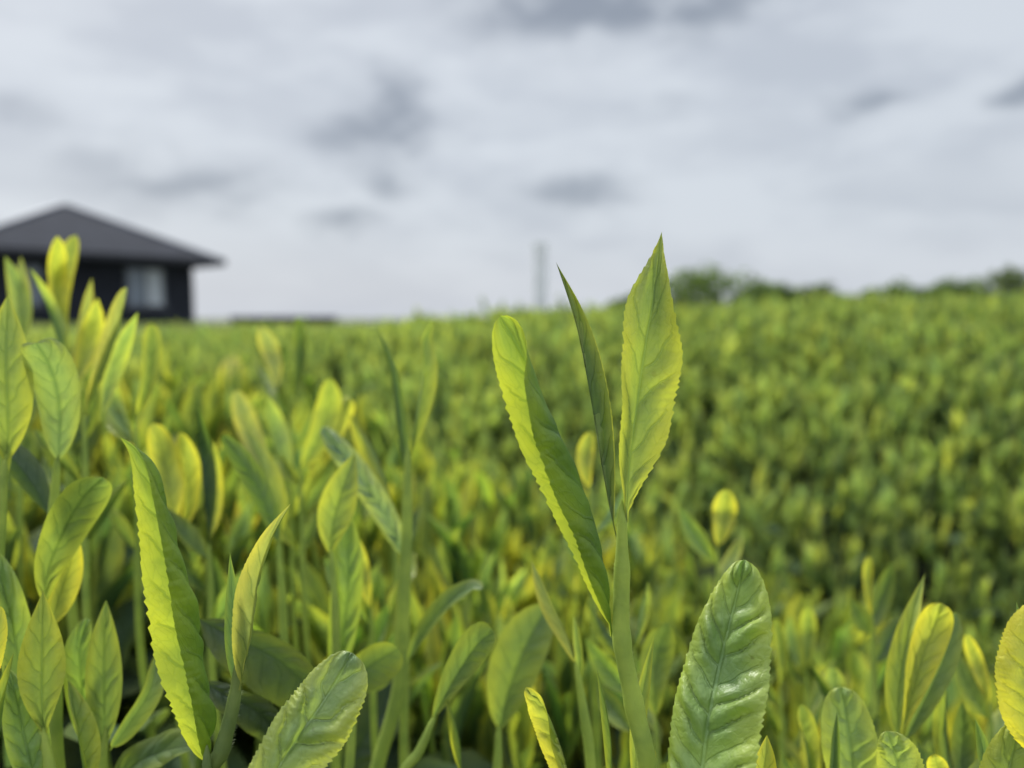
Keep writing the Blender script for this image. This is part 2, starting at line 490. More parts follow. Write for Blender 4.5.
# --- left-hand edge
s = Shoot('pointed yellow leaf with dark midrib standing at the picture edge under the house', [(6, 450, .158), (0, 520, .158), (-8, 640, .158), (-10, 760, .158)], (0.0012, 0.0016), 'S')
s.leaf([(6, 470, .158), (8, 420, .158), (6, 360, .158), (8, 294, .16)], (26, 25), 'YG', 'open', (0, 0), 0.7, 0.7, (1, .8, 1), 0.0003, 7)
s.leaf([(3, 500, .16), (-8, 440, .16), (-25, 390, .16)], (18, 18), 'LG', 'open', (0, 0))
s = Shoot('large pale drooping leaf next to the pointed yellow leaf under the house', [(58, 450, .168), (52, 540, .168), (50, 640, .168), (52, 780, .168)], (0.0012, 0.0016), 'S')
s.leaf([(58, 465, .168), (60, 420, .165), (56, 385, .161), (46, 358, .156), (36, 343, .152)], (30, 24), (.21, .28, .13), 'roll', (-15, -25), 0.6, 0.36, (.5, .9, .8), 0.0007, 7, 0.03, fL=(10, -60), fR=(-10, -80))
s.leaf([(52, 520, .17), (30, 480, .172), (5, 450, .174), (-10, 440, .176)], (16, 16), 'D', 'open', (160, 160))
s = Shoot('bright green round-tipped leaf bent over a yellow leaf', [(52, 620, .158), (56, 690, .158), (60, 780, .159)], (0.0011, 0.0015), 'S')
s.leaf([(44, 610, .158), (48, 570, .158), (66, 525, .157), (85, 495, .155), (103, 477, .152)], (25, 23), 'LG', 'open', (10, 15, 25), 0.7, 0.35, (1, .9, .5), 0.0005, 7)
s.leaf([(50, 630, .162), (58, 600, .162), (68, 570, .162), (78, 535, .162)], (14, 16), 'Y', 'open', (10, 15), 0.6, 0.6)
s = Shoot('diamond-shaped yellow green leaf with dark midrib low by the picture edge', [(40, 720, .142), (52, 790, .142), (56, 840, .142)], (0.0012, 0.0016), 'S')
s.leaf([(46, 745, .142), (42, 705, .142), (42, 650, .142), (43, 589, .143)], (23, 23), 'YG', 'open', (0, 0), 0.95, 0.85, (1.5, .8, 1.2), 0.0003, 7, serr=.02)
s = Shoot('two-leaved shoot, upright green leaf with grey green neighbour, behind the diamond-shaped leaf', [(106, 725, .158), (100, 790, .158), (98, 850, .158)], (0.0011, 0.0015), 'S')
s.leaf([(104, 755, .158), (104, 710, .158), (104, 655, .158), (106, 600, .159)], (18, 18), 'LG', 'open', (5, -5), 0.7, 0.6, (1, .8, .8), 0.0004, 7)
s.leaf([(92, 755, .162), (84, 700, .162), (80, 650, .162), (88, 618, .163)], (16, 16), 'B', 'open', (-20, -20), 0.6, 0.5, quilt=0.0006)
s.leaf([(110, 750, .16), (128, 725, .16), (150, 690, .162), (158, 655, .166)], (13, 13), 'LG', 'open', (30, 30), 0.5, 0.5)
s = Shoot('yellow green leaf leaning at the foot of the two-leaved shoot', [(80, 770, .146), (84, 830, .146)], (0.001, 0.0014), 'S')
s.leaf([(86, 800, .146), (82, 765, .146), (75, 720, .146), (68, 680, .147)], (14, 19), 'YG', 'vl', (10, 0), 0.65, 0.6, (1, .8, .5), 0.0003, 7, fL=(100, 130), fR=(10, 20))
s = Shoot('long bumpy grey green leaf along the picture edge beside the diamond-shaped leaf', [(20, 770, .15), (22, 830, .15)], (0.0011, 0.0015), 'S')
s.leaf([(25, 800, .15), (26, 735, .15), (18, 660, .151), (6, 600, .152), (-8, 552, .153)], (20, 18), 'B', 'open', (10, 20), 0.5, 0.4, (1, 1, 1), 0.0009, 9)
s.leaf([(-6, 790, .138), (0, 735, .138), (6, 690, .138), (14, 652, .138)], (13, 13), 'YG', 'vr', (10, 10), 0.6, 0.7, serr=.03)
s.leaf([(40, 800, .14), (28, 755, .14), (16, 700, .141), (5, 665, .142)], (18, 22), 'B', 'flat', (20, 10), 0.6, 0.6, quilt=.0007)
s.leaf([(-20, 720, .13), (-14, 675, .13), (-6, 640, .13), (-2, 606, .13)], (8, 12), 'Y', 'flat', (0, 0), 0.5, 0.4, serr=.08)
# --- middle
s = Shoot('lanky shoot with two thin upright spears reaching the horizon, blurred', [(408, 440, .195), (407, 520, .195), (404, 600, .195), (398, 690, .195), (378, 765, .196), (365, 830, .197)], (0.0013, 0.0022), 'S')
s.leaf([(407, 480, .195), (400, 425, .196), (393, 370, .198), (377, 327, .2)], (9, 9), 'LG', 'vee', (160, 180), 0.5, 0.75, fine=False, name='bud')
s.leaf([(410, 460, .195), (416, 415, .196), (424, 370, .198), (425, 340, .199), (433, 320, .198)], (17, 15), 'YG', 'vl', (10, 0), 0.7, 0.6, (1, .9, .5), fine=False, fL=(90, 120), fR=(5, 15))
s.leaf([(406, 665, .19), (422, 635, .188), (445, 605, .185), (470, 588, .182), (483, 588, .18)], (11, 12), 'LG', 'open', (-25, -40), 0.6, 0.4, (1.3, 1, .6))
s = Shoot('short shoot ending in a bright round-tipped leaf bent to one side', [(437, 712, .168), (420, 750, .168), (400, 800, .169)], (0.0011, 0.0015), 'S')
s.leaf([(430, 725, .168), (445, 695, .167), (465, 662, .165), (480, 642, .162), (494, 632, .158)], (18, 17), 'LG', 'open', (-10, -10), 0.8, 0.3, (1.4, .8, .3), 0.0003, 7)
s.leaf([(462, 775, .165), (460, 745, .165), (454, 718, .165), (446, 697, .165)], (9, 9), 'YG', 'vr', (0, 0), 0.6, 0.6)
s = Shoot('plain bright green leaf tip pointing sideways below the lanky shoot', [(355, 700, .178), (350, 760, .178), (348, 820, .178)], (0.001, 0.0014), 'S')
s.leaf([(342, 708, .178), (356, 680, .178), (376, 662, .177), (398, 649, .175)], (19, 23), 'LG', 'flat', (10, 20), 0.6, 0.35)
s = Shoot('broad green lance leaf standing between the bent bright leaf and the tall stem', [(499, 722, .2), (497, 790, .2), (495, 850, .2)], (0.0012, 0.0016), 'S')
s.leaf([(499, 735, .2), (506, 700, .2), (522, 655, .2), (547, 605, .202)], (30, 24), 'LG', 'open', (0, 0), 0.75, 0.55, (1.3, .7, .6), 0.0003, 7)
s = Shoot('pale yellow narrow leaf leaning on a thin stem beside the tall shoot', [(575, 660, .168), (582, 700, .168), (591, 768, .168), (592, 840, .168)], (0.001, 0.0015), 'S')
s.leaf([(577, 668, .168), (566, 635, .168), (548, 600, .168), (531, 560, .168)], (11, 11), 'O', 'vr', (0, -10), 0.7, 0.65, (1, .8, .5), fL=(5, 15), fR=(80, 120))
s.leaf([(578, 690, .169), (579, 660, .169), (577, 640, .169), (574, 615, .169)], (7, 7), 'P', 'vee', (0, 0), 0.6, 0.6)
s = Shoot('yellow folded toothed spear rising from below, left of the tall stem', [(563, 790, .13), (570, 840, .13)], (0.001, 0.0014), 'S')
s.leaf([(576, 815, .13), (567, 768, .13), (553, 725, .13), (540, 700, .129), (526, 687, .127)], (20, 13), 'Y', 'vr', (0, 0), 0.6, 0.5, (1, 1, .4), 0.0006, 7, .06)
s = Shoot('very thin green spear close beside the tall stem', [(613, 770, .137), (613, 830, .137)], (0.0009, 0.0013), 'S')
s.leaf([(613, 800, .137), (611, 745, .137), (605, 705, .137), (597, 669, .137)], (8, 8), 'LG', 'vr', (20, 20), 0.6, 0.7, (1, .8, .6))
s.leaf([(635, 800, .142), (637, 730, .142), (645, 680, .142), (654, 636, .142)], (8, 9), 'YG', 'open', (10, 0), 0.6, 0.7, (1, .8, .6))
s = Shoot('yellow pointed leaf with dark midrib on a straight thin stem', [(330, 545, .188), (335, 600, .188), (337, 680, .188), (336, 780, .189)], (0.001, 0.0014), 'S')
s.leaf([(330, 560, .188), (332, 528, .188), (342, 490, .188), (355, 452, .19)], (20, 20), 'YG', 'open', (0, 0), 0.8, 0.75, (1.4, .9, 1), 0.0003, 7)
s.leaf([(334, 690, .19), (342, 640, .19), (348, 580, .19), (346, 515, .192)], (17, 17), 'B', 'flat', (-20, -20), 0.5, 0.4, quilt=.0007)
s = Shoot('grey green quilted leaf slanting down behind the yellow pointed leaf', [(404, 560, .205), (406, 640, .206), (404, 780, .207)], (0.001, 0.0014), 'S')
s.leaf([(405, 560, .203), (398, 540, .203), (380, 505, .203), (352, 465, .204), (322, 428, .206)], (13, 13), (.27, .36, .21), 'flat', (-25, -15, -5), 0.4, 0.4, (.6, .7, .8), .0012, 9)
s = Shoot('olive folded spear leaning left behind the slender pale shoot', [(278, 540, .2), (283, 610, .2), (288, 740, .201)], (0.0011, 0.0015), 'S')
s.leaf([(279, 545, .2), (268, 510, .2), (248, 470, .2), (223, 435, .199)], (12, 12), 'LG', 'vr', (170, 180), 0.5, 0.45, (.6, .5, .4), .0006, 7, fL=(30, 50), fR=(30, 60))
s.leaf([(279, 545, .215), (272, 500, .216), (260, 460, .218), (245, 427, .22)], (16, 15), 'YG', 'vl', (0, 10), 0.6, 0.6, (1, .6, .4))
MID = 'soft-focus tea shoots crowding the near bush'


def soft(label, leaves, d, down=140, tint='S'):
    """a shoot out of focus: leaves = (tip x, tip y, base x, base y, half width px, tint, fold, phi, q)"""
    bx, by = leaves[0][2], leaves[0][3]
    s = Shoot(label, [(bx, by - 4, d), (bx + 2, by + down * .4, d), (bx + 4, by + down, d)], (0.0008, 0.0013), tint)
    for k, (tx, ty, x, y, w, tn, fo, ph, q) in enumerate(leaves):
        dd = d + (0.004 * k if k else 0)
        mx, my = (tx + x) / 2, (ty + y) / 2
        bow = random.uniform(-.09, .09) * (y - ty)
        s.leaf([(x, y, d), ((2 * x + tx) / 3 + bow, (2 * y + ty) / 3, dd), ((x + 2 * tx) / 3 + bow, (y + 2 * ty) / 3, dd + .001), (tx, ty, dd - random.uniform(0, .006))],
               (w * .9, w * .9), tn, fo, ph, random.uniform(.6, .8), q + .16, (1.1, .9, random.uniform(.3, .8)), .0004, 7, fine=False)
    for j, fr in enumerate((.12, .34, .6)):
        sd_ = random.choice((-1, 1)) if j else (1 if bx % 2 > 1 else -1)
        y0 = by + down * fr
        ln_ = 14 / d * random.uniform(.8, 1.25)
        tx, ty = bx + sd_ * ln_ * random.uniform(.35, .7), y0 - ln_ * random.uniform(.75, 1.1)
        dz = random.uniform(-.004, .012)
        s.leaf([(bx + 2 * fr, y0, d), ((2 * bx + tx) / 3 + sd_ * 2, (2 * y0 + ty) / 3, d + dz * .4), ((bx + 2 * tx) / 3 + sd_ * 2, (y0 + 2 * ty) / 3, d + dz * .8), (tx, ty, d + dz)],
               (2.6 / d, 2.6 / d), random.choice(('LG', 'G', 'YG', 'LG', 'B')), random.choice(('open', 'vee', 'vr', 'vl', 'cup')), (random.uniform(-50, 50), random.uniform(-60, 60)),
               random.uniform(.6, .8), random.uniform(.57, .75), (1.1, .9, random.uniform(.3, .8)), .0004, 7, fine=False)


soft('dark olive shoot with one yellow margin behind the toothed folded leaf', [(197, 402, 209, 545, 16, 'G', 'vr', (150, 160), .6), (214, 440, 211, 540, 13, 'Y', 'open', (60, 50), .6)], .21)
soft('pair of bright yellow curled leaves just behind the toothed folded leaf', [(153, 423, 172, 540, 17, 'Y', 'open', (0, 10), .35), (180, 432, 178, 540, 15, 'Y', 'vee', (20, 10), .4)], .215)
soft('tall yellow pair of leaves standing in front of the dark house', [(57, 236, 68, 350, 15, 'Y', 'vee', (20, 20), .4), (76, 235, 69, 350, 14, 'Y', 'open', (-30, -20), .4), (92, 278, 70, 370, 9, 'O', 'vee', (20, 0), .6)], .25, 240)
soft('pale blurred leaves before the house at the picture edge', [(5, 256, 18, 350, 12, 'P', 'open', (0, 0), .5), (21, 256, 18, 350, 10, 'O', 'open', (30, 0), .5)], .27, 240)
soft('pale leaf slanting across the house wall', [(30, 268, 66, 380, 12, 'P', 'vl', (0, 0), .45), (98, 298, 72, 390, 14, 'Y', 'open', (10, 0), .45)], .235, 220)
soft('long yellow brown leaf with pale margins below the house window', [(127, 287, 84, 415, 15, 'O', 'vr', (0, 0), .4), (138, 312, 100, 420, 12, 'P', 'open', (30, 20), .45)], .215, 220)
soft('square-topped yellow green leaf below the house corner', [(151, 323, 136, 420, 14, 'YG', 'vee', (0, 10), .3), (110, 370, 132, 440, 11, 'P', 'open', (0, 0), .5)], .23, 220)
soft('brownish round leaf blurred against the far field below the roof corner', [(260, 326, 276, 390, 12, 'O', 'open', (20, 0), .4), (284, 345, 277, 392, 8, 'D', 'open', (160, 160), .4)], .3, 160)
soft('dark green blurred leaf standing on the field line by the house', [(298, 316, 290, 400, 11, 'G', 'vee', (0, 0), .4)], .32, 160)
soft('broad yellow green leaf with a second one curling over behind the grey leaf', [(330, 378, 300, 470, 17, 'YG', 'open', (20, 10), .4), (350, 398, 330, 455, 15, 'Y', 'roll', (-20, -30), .35)], .255)
soft('big yellow leaf leaning behind the grey quilted leaf', [(348, 412, 394, 510, 18, 'Y', 'vr', (0, 0), .45)], .235)
soft('white-glinting pale leaf blurred in the middle of the near bush', [(268, 395, 290, 480, 15, 'P', 'roll', (-40, -30), .45), (236, 390, 270, 480, 14, 'O', 'open', (10, 0), .35)], .26)
soft('small yellow green leaf rising beside the straight thin stem', [(360, 540, 371, 610, 9, 'Y', 'open', (0, 0), .5)], .21)
soft('round yellow leaf alone on its stem beyond the big quilted leaf', [(726, 489, 717, 548, 15, 'Y', 'open', (0, 0), .35)], .245)
soft('single yellow leaf peeping between the tall shoot and its narrow dark leaf', [(591, 431, 590, 490, 11, 'Y', 'open', (0, 0), .4)], .22)
soft('narrow yellow leaf over a darker leaf at the edge of the dark gap', [(869, 556, 872, 618, 7, 'Y', 'vee', (0, 0), .35), (893, 560, 862, 640, 12, 'G', 'open', (20, 0), .5)], .235)
soft('yellow drooping leaf right of the round-topped yellow shoot', [(966, 634, 990, 705, 9, 'Y', 'open', (0, 0), .4)], .2)
soft('pale leaf right behind the tall stem', [(648, 581, 634, 650, 10, 'P', 'vl', (0, 0), .45)], .2)
soft('green leaf half hidden between the tall stem and the quilted leaf', [(668, 622, 656, 720, 19, 'LG', 'open', (0, 0), .4)], .2)
soft('pair of pale yellow leaves beyond the quilted leaf', [(808, 606, 806, 670, 10, 'YG', 'open', (0, 0), .4), (790, 615, 800, 670, 9, 'P', 'open', (0, 0), .5)], .27)
soft('yellow leaf just beyond the margin of the quilted leaf', [(775, 617, 780, 690, 10, 'YG', 'vee', (0, 0), .4)], .25)
soft('rounded pale leaf low beyond the soft pale green upright leaf', [(832, 666, 845, 720, 13, 'P', 'open', (0, 0), .35)], .21)
soft('yellow-edged upright leaf between the quilted leaf and the soft pale leaf', [(801, 704, 815, 800, 16, 'YG', 'vl', (0, 0), .35)], .18)
soft('olive yellow shoot low behind the small round saw-edged leaf', [(947, 685, 955, 800, 15, 'YG', 'vr', (0, 0), .45), (962, 700, 958, 800, 14, 'G', 'open', (20, 0), .5)], .18)
soft('low yellow leaf tip beside the small round saw-edged leaf', [(934, 754, 938, 800, 12, 'Y', 'open', (0, 0), .35)], .15)


# ------------------------------------------------------------------ ordinary shoots: a few kinds, copied
def make_kind(k):
    """a shoot about 0.1 m tall in its own coordinates; returns [(name, verts, faces, uvs)] and the tip point"""
    r = np.random.default_rng(100 + k)
    L = r.uniform(.055, .085)
    lean = r.normal(0, .12, 2)
    line = catmull([[0, 0, 0], [lean[0] * L * .3, lean[1] * L * .3, L * .5], [lean[0] * L, lean[1] * L, L]], 14)
    parts = []
    V, F = tube_geo(line, np.linspace(.0015, .0009, 14) * np.r_[np.ones(13), .2], 7)
    parts.append(('stem', V, F, None))
    
    nl = [3, 2, 3, 4, 2, 3, 3, 2, 4, 3][k % 10]
    az = r.uniform(0, 6.28)
    tip = line[-1]
    for i in range(nl + 1):
        bud = i == nl
        t = 1.0 if bud else 1 - .17 * (nl - 1 - i) - r.uniform(0, .05)
        b = line[int(round(t * 13))]
        az += 2.4 + r.normal(0, .3)
        inc = R(r.uniform(2, 8)) if bud else R([32, 18, 11, 7][min(nl - 1 - i, 3) * 0 + min(i + 4 - nl, 3)] + r.normal(0, 5))
        ll = r.uniform(.018, .026) if bud else r.uniform(.036, .055) * (0.85 if i == nl - 1 else 1)
        d = np.array([math.cos(az), math.sin(az), 0])
        c0 = r.uniform(-.15, .35)
        q0 = []
        for tt in np.linspace(0, 1, 5):
            a = inc * (.5 + tt * (1 + c0))
            q0.append(d * math.sin(a) + np.array([0, 0, math.cos(a)]))
        pts = [b]
        for a in q0[:-1]: pts.append(pts[-1] + a * ll / 4)
        ln = catmull(pts, 16)
        nn = -d[None, :] * np.ones((16, 1)) + np.array([0, 0, .25])
        w = ll * (.10 if bud else r.uniform(.13, .19))
        fo = r.uniform(60, 80) if bud else r.choice([20, 45, 60], p=[.35, .4, .25]) + r.uniform(-8, 8)
        fl_, fr_ = (fo * .8, fo * 1.2), (fo * .8, fo * 1.2)
        if not bud and r.random() < .3: fr_ = (90, 150)
        elif not bud and r.random() < .3: fl_ = (90, 150)
        V, F, U = leaf_geo(ln, nn, w, w, r.uniform(.6, .8), .7 if bud else r.uniform(.5, .75), fl_, fr_, (1.2, .95, r.uniform(.2, .7)), 3, .0005, 7, 0, .0004, k * 10 + i)
        parts.append(('bud' if bud else 'leaf', V, F, U))
        if pts[-1][2] > tip[2]: tip = pts[-1]
    return parts, tip


KINDS = []
for k in range(10):
    parts, tip = make_kind(k)
    ms = []
    for nm, V, F, U in parts:
        if U is None: U = np.zeros((len(V), 2))
        me = mesh_from(nm, V, F, U)
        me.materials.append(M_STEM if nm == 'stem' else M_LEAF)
        ms.append((nm, me))
    KINDS.append((ms, tip))
PROTO = {}


def jit(c, s=.14):
    f = 1 + rng.normal(0, s)
    return (max(c[0] * f * (1 + rng.normal(0, .08)), .01), max(c[1] * f, .01), c[2] * f)


def place_shoot(k, tip_at, yaw, tilt, scale, label, group, tone):
    ms, tip = KINDS[k]
    M = Matrix.LocRotScale(None, Euler((tilt[0], tilt[1], yaw)), Vector((scale,) * 3))
    loc = Vector(tip_at) - M @ Vector(tip)
    if k not in PROTO:
        root = empty('tea_shoot', loc)
        kids = []
        for nm, me in ms:
            o = bpy.data.objects.new(nm, me); COL.objects.link(o); o.parent = root
            kids.append(o)
        PROTO[k] = (root, kids)
    else:
        p, pk = PROTO[k]
        root = p.copy(); COL.objects.link(root)
        kids = []
        for ch in pk:
            c = ch.copy(); COL.objects.link(c); c.parent = root
            kids.append(c)
    root.location = loc; root.rotation_euler = (tilt[0], tilt[1], yaw); root.scale = (scale,) * 3
    tag(root, label, 'tea shoot', group)
    base = [TINT['G'], TINT['LG'], TINT['YG'], TINT['Y'], TINT['P'], TINT['B']][tone]
    up = [TINT['LG'], TINT['YG'], TINT['Y'], TINT['Y'], TINT['P'], TINT['P']][tone]
    n = len(kids)
    for i, o in enumerate(kids):
        if i == 0: c = TINT['S']
        elif i >= n - 2: c = up
        else: c = base
        o.color = (*jit(c), 1)


def near_top(x, d):
    """height of the near bush's shoot tips relative to the eye"""
    z = -0.088 - 0.36 * x
    z = max(min(z, -0.012), -0.20)
    if d > .55: z -= (d - .55) * .5
    return z


REG = [
    (lambda px: px < 200, 'unsharp young tea shoot packed into the near bush under the dark house', 'unsharp tea shoots under the dark house'),
    (lambda px: px < 470, 'unsharp young tea shoot crowding between the toothed folded leaf and the lanky shoot', 'unsharp tea shoots between toothed leaf and lanky shoot'),
    (lambda px: px < 660, 'unsharp young tea shoot standing behind the tall sharp shoot and its stem', 'unsharp tea shoots behind the tall sharp shoot'),
    (lambda px: True, 'unsharp young tea shoot low along the dark gap beyond the big quilted leaf', 'unsharp tea shoots along the dark gap'),
]
count = 0
tries = 0
TARGET = 262
while count < TARGET and tries < 6000:
    tries += 1
    d = .21 + .55 * rng.random() ** .8
    px = rng.uniform(-90, 1110)
    x = (px - 512) / FPX * d
    if px > 560 and d > .48: continue
    z = near_top(x, d) - abs(rng.normal(0, .018)) - (.012 if d < .3 else 0)
    if px > 520 and rng.random() < .25: continue
    # keep to what the picture can show
    p = np.array([x, d, EYE + z])
    rel = p - CAM
    dep = rel @ FWD
    py = 384 - FPX * (rel @ UP) / dep
    if py > 800: continue
    tone = int(rng.choice(6, p=[.14, .26, .24, .14, .12, .10]))
    for f, lab, grp in REG:
        if f(px): break
    place_shoot(int(rng.integers(10)), p, rng.uniform(0, 6.28), rng.normal(0, .13, 2), rng.uniform(.72, 1.0), lab, grp, tone)
    count += 1
print('shoots', count, tries)


# ------------------------------------------------------------------ masses: numpy instancing into one mesh
def low_shoot(k, nv=6, nu=1):
    r = np.random.default_rng(500 + k)
    Vs, Fs, Us, Ws = [], [], [], []
    off = 0
    az = r.uniform(0, 6.28)
    L = .055
    nl = 4
    for i in range(nl):
        az += 2.4 + r.normal(0, .3)
        inc = R([26, 15, 9, 3][i] + r.normal(0, 6))
        ll = [.045, .045, .04, .03][i] * r.uniform(.85, 1.15)
        d = np.array([math.cos(az), math.sin(az), 0])
        b = np.array([0, 0, L * (.35 + .2 * i)])
        pts = [b]
        for tt in np.linspace(0, 1, 4):
            a = inc * (.5 + tt)
            pts.append(pts[-1] + (d * math.sin(a) + np.array([0, 0, math.cos(a)])) * ll / 4)
        ln = catmull(pts, nv)
        nn = -d[None, :] * np.ones((nv, 1)) + np.array([0, 0, .25])
        fo = r.uniform(15, 50)
        w = ll * r.uniform(.13, .18)
        V, F, U = leaf_geo(ln, nn, w, w, .6, .65, (fo, fo), (fo, fo), (1, 1, .5), nu, 0, 7, 0, 0, k)
        Vs.append(V); Fs.append(F + off); Us.append(U); Ws.append(np.full(len(V), i / 3.0)); off += len(V)
    a = np.linspace(0, 2 * np.pi, 3, endpoint=False)
    return np.vstack(Vs), np.vstack(Fs), np.vstack(Us), np.concatenate(Ws)


def low_mature(k):
    r = np.random.default_rng(900 + k)
    Vs, Fs, Us, Ws = [], [], [], []
    off = 0
    for i in range(3):
        az = r.uniform(0, 6.28)
        inc = R(r.uniform(50, 95))
        ll = r.uniform(.05, .075)
        d = np.array([math.cos(az), math.sin(az), 0])
        b = r.normal(0, .012, 3)
        pts = [b]
        for tt in np.linspace(0, 1, 4):
            a = inc + tt * .35
            pts.append(pts[-1] + (d * math.sin(a) + np.array([0, 0, math.cos(a)])) * ll / 4)
        ln = catmull(pts, 9)
        nn = np.array([0, 0, 1.0])[None] - d[None] * .4 * np.ones((9, 1))
        V, F, U = leaf_geo(ln, nn, ll * .21, ll * .21, .7, .5, (14, 22), (14, 22), (1, 1, .6), 2, .0006, 7, 0, .0006, k * 3 + i)
        Vs.append(V); Fs.append(F + off); Us.append(U); Ws.append(np.full(len(V), .5)); off += len(V)
    return np.vstack(Vs), np.vstack(Fs), np.vstack(Us), np.concatenate(Ws)


def rot_mats(yaw, tx, ty):
    cz, sz = np.cos(yaw), np.sin(yaw)
    Z = np.zeros_like(cz); O = np.ones_like(cz)
    Rz = np.stack([cz, -sz, Z, sz, cz, Z, Z, Z, O], -1).reshape(-1, 3, 3)
    cx, sx = np.cos(tx), np.sin(tx)
    Rx = np.stack([O, Z, Z, Z, cx, -sx, Z, sx, cx], -1).reshape(-1, 3, 3)
    cy, sy = np.cos(ty), np.sin(ty)
    Ry = np.stack([cy, Z, sy, Z, O, Z, -sy, Z, cy], -1).reshape(-1, 3, 3)
    return Rx @ Ry @ Rz


def scatter(protos, P, scale, tilt, low, high, seed, vary=.18, N=None, stretch=(1, 1, 1)):
    """copies of PROTOS at points P joined into arrays; low/high: (n,3) tints at the foot and the top of each copy"""
    r = np.random.default_rng(seed)
    n = len(P)
    kind = r.integers(len(protos), size=n)
    M = rot_mats(r.uniform(0, 6.28, n), r.normal(0, tilt, n), r.normal(0, tilt, n))
    if N is not None: M = M
    f = 1 + r.normal(0, vary, (n, 1))
    low = np.clip(low * f, .005, 1); high = np.clip(high * f, .005, 1)
    Vs, Fs, Us, Cs = [], [], [], []
    off = 0
    for k, (V, F, U, W) in enumerate(protos):
        ids = np.nonzero(kind == k)[0]
        if not len(ids): continue
        A = np.einsum('nij,vj->nvi', M[ids], V * stretch) * scale[ids][:, None, None] + P[ids][:, None, :]
        Vs.append(A.reshape(-1, 3))
        Fs.append((F[None] + (np.arange(len(ids)) * len(V))[:, None, None]).reshape(-1, 4) + off)
        Us.append(np.tile(U, (len(ids), 1)))
        C = low[ids][:, None, :] * (1 - W)[None, :, None] + high[ids][:, None, :] * W[None, :, None]
        Cs.append(C.reshape(-1, 3))
        off += len(ids) * len(V)
    return np.vstack(Vs), np.vstack(Fs), np.vstack(Us), np.vstack(Cs)


def far_top(x, d):
    """height of the far field's tips relative to the eye (arrays)"""
    crest = np.interp(x, [-1.5, -.55, 0, .4, 1.0, 2.0], [-.02, -.005, .046, .058, .082, .11])
    back = np.interp(x, [-1.5, -.55, .2, 1], [-.055, -.055, -.03, -.02])
    lump = .012 * np.sin(x * 9 + 1) * np.sin(d * 7) + .008 * np.sin(x * 23 + d * 11)
    face = np.interp(d, [.55, .75, .9, 1.1, 1.35, 1.7, 2.3, 3.0, 4.0, 60], [-.50, -.42, -.25, -.135, -.055, -.012, 0, -.03, -.06, -.06])
    onrow = np.interp(d, [0, 2.4, 3.2, 60], [1, 1, 0, 0])
    return crest * onrow + back * (1 - onrow) + face * np.interp(x, [-2, -.4, .2], [.55, .75, 1.0]) * np.interp(d, [2.3, 3.2], [1, .2]) + lump * np.clip(d / 2, .3, 1)


LOW = [low_shoot(k, 8, 2) for k in range(12)]
LOWER = [low_shoot(50 + k, 4, 1) for k in range(8)]
MAT = [low_mature(k) for k in range(10)]
cols = np.array([TINT['G'], TINT['LG'], TINT['YG'], TINT['Y'], TINT['P'], TINT['B']])
ups = np.array([TINT['LG'], TINT['YG'], TINT['Y'], TINT['Y'], TINT['P'], TINT['P']])


def field(n, d0, d1, spread, protos, smin, smax, seed, low):
    r = np.random.default_rng(seed)
    gc_ = (cols * .70 + cols.mean(1, keepdims=True) * .27) * np.array([.88, .97, 1.0])
    gu_ = (ups * .74 + ups.mean(1, keepdims=True) * .24) * np.array([.88, .97, 1.0])
    d = np.sqrt(r.uniform(d0 ** 2, d1 ** 2, n))
    x = r.uniform(-spread, spread, n) * d
    z = far_top(x, d) - np.abs(r.normal(0, .016, n)) * np.clip(d, 1, 3) ** .3 + .035 * (r.random(n) < .04) * r.random(n)
    sc = r.uniform(smin, smax, n)
    P = np.stack([x, d, EYE + z - .118 * sc], 1)
    t = r.choice(6, n, p=[.32, .32, .14, .09, .08, .05])
    return scatter(protos, P, sc, .22, (gc_[t] * .65 + gu_[t] * .35) * low, gu_[t] * low, seed, stretch=(.9, .9, 1.25))


def join(*gs):
    off = 0; V, F, U, C = [], [], [], []
    for v, f, u, c in gs:
        V.append(v); F.append(f + off); U.append(u); C.append(c); off += len(v)
    return np.vstack(V), np.vstack(F), np.vstack(U), np.vstack(C)


a = join(field(15000, .72, 2.6, .95, LOW, .8, 1.15, 1, 1.15), field(1500, .70, 1.35, .95, LOW, .8, 1.1, 31, 1.1))
b = field(10000, 2.6, 7, .95, LOWER, 1.0, 1.6, 2, 1.2)
c = field(6500, 7, 22, .95, LOWER, 1.8, 3.2, 3, 1.15)
rr = np.random.default_rng(44)
n_ = 2000
d_ = np.sqrt(rr.uniform(.27 ** 2, .66 ** 2, n_)); x_ = rr.uniform(-.85, .75, n_) * d_
z_ = np.array([near_top(p_, q_) for p_, q_ in zip(x_, d_)]) - rr.uniform(.010, .085, n_)
sc_ = rr.uniform(.9, 1.2, n_)
t_ = rr.choice(6, n_, p=[.26, .30, .20, .08, .10, .06])
near_ = scatter(LOW, np.stack([x_, d_, EYE + z_ - .085 * sc_], 1), sc_, .2, cols[t_] * .75, ups[t_] * .9, 45)
V, F, U, C = join(a, b, c, near_)
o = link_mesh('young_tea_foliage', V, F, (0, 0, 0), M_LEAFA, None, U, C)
tag(o, 'mass of green and yellow young shoots covering the tea field and filling the near bush low down', 'tea foliage', kind='stuff')


def matpts(n, seed):
    r = np.random.default_rng(seed)
    d = np.sqrt(r.uniform(.12 ** 2, .72 ** 2, n)); x = r.uniform(-.95, .95, n) * d
    z = np.array([near_top(a_, b_) for a_, b_ in zip(x, d)])
    P1 = np.stack([x, d, EYE + z - r.uniform(.10, .15, n)], 1)
    d2 = np.sqrt(r.uniform(.62 ** 2, 3.0 ** 2, n * 3)); x2 = r.uniform(-.95, .95, n * 3) * d2
    P2 = np.stack([x2, d2, EYE + far_top(x2, d2) - r.uniform(.09, .14, n * 3)], 1)
    return P1, P2


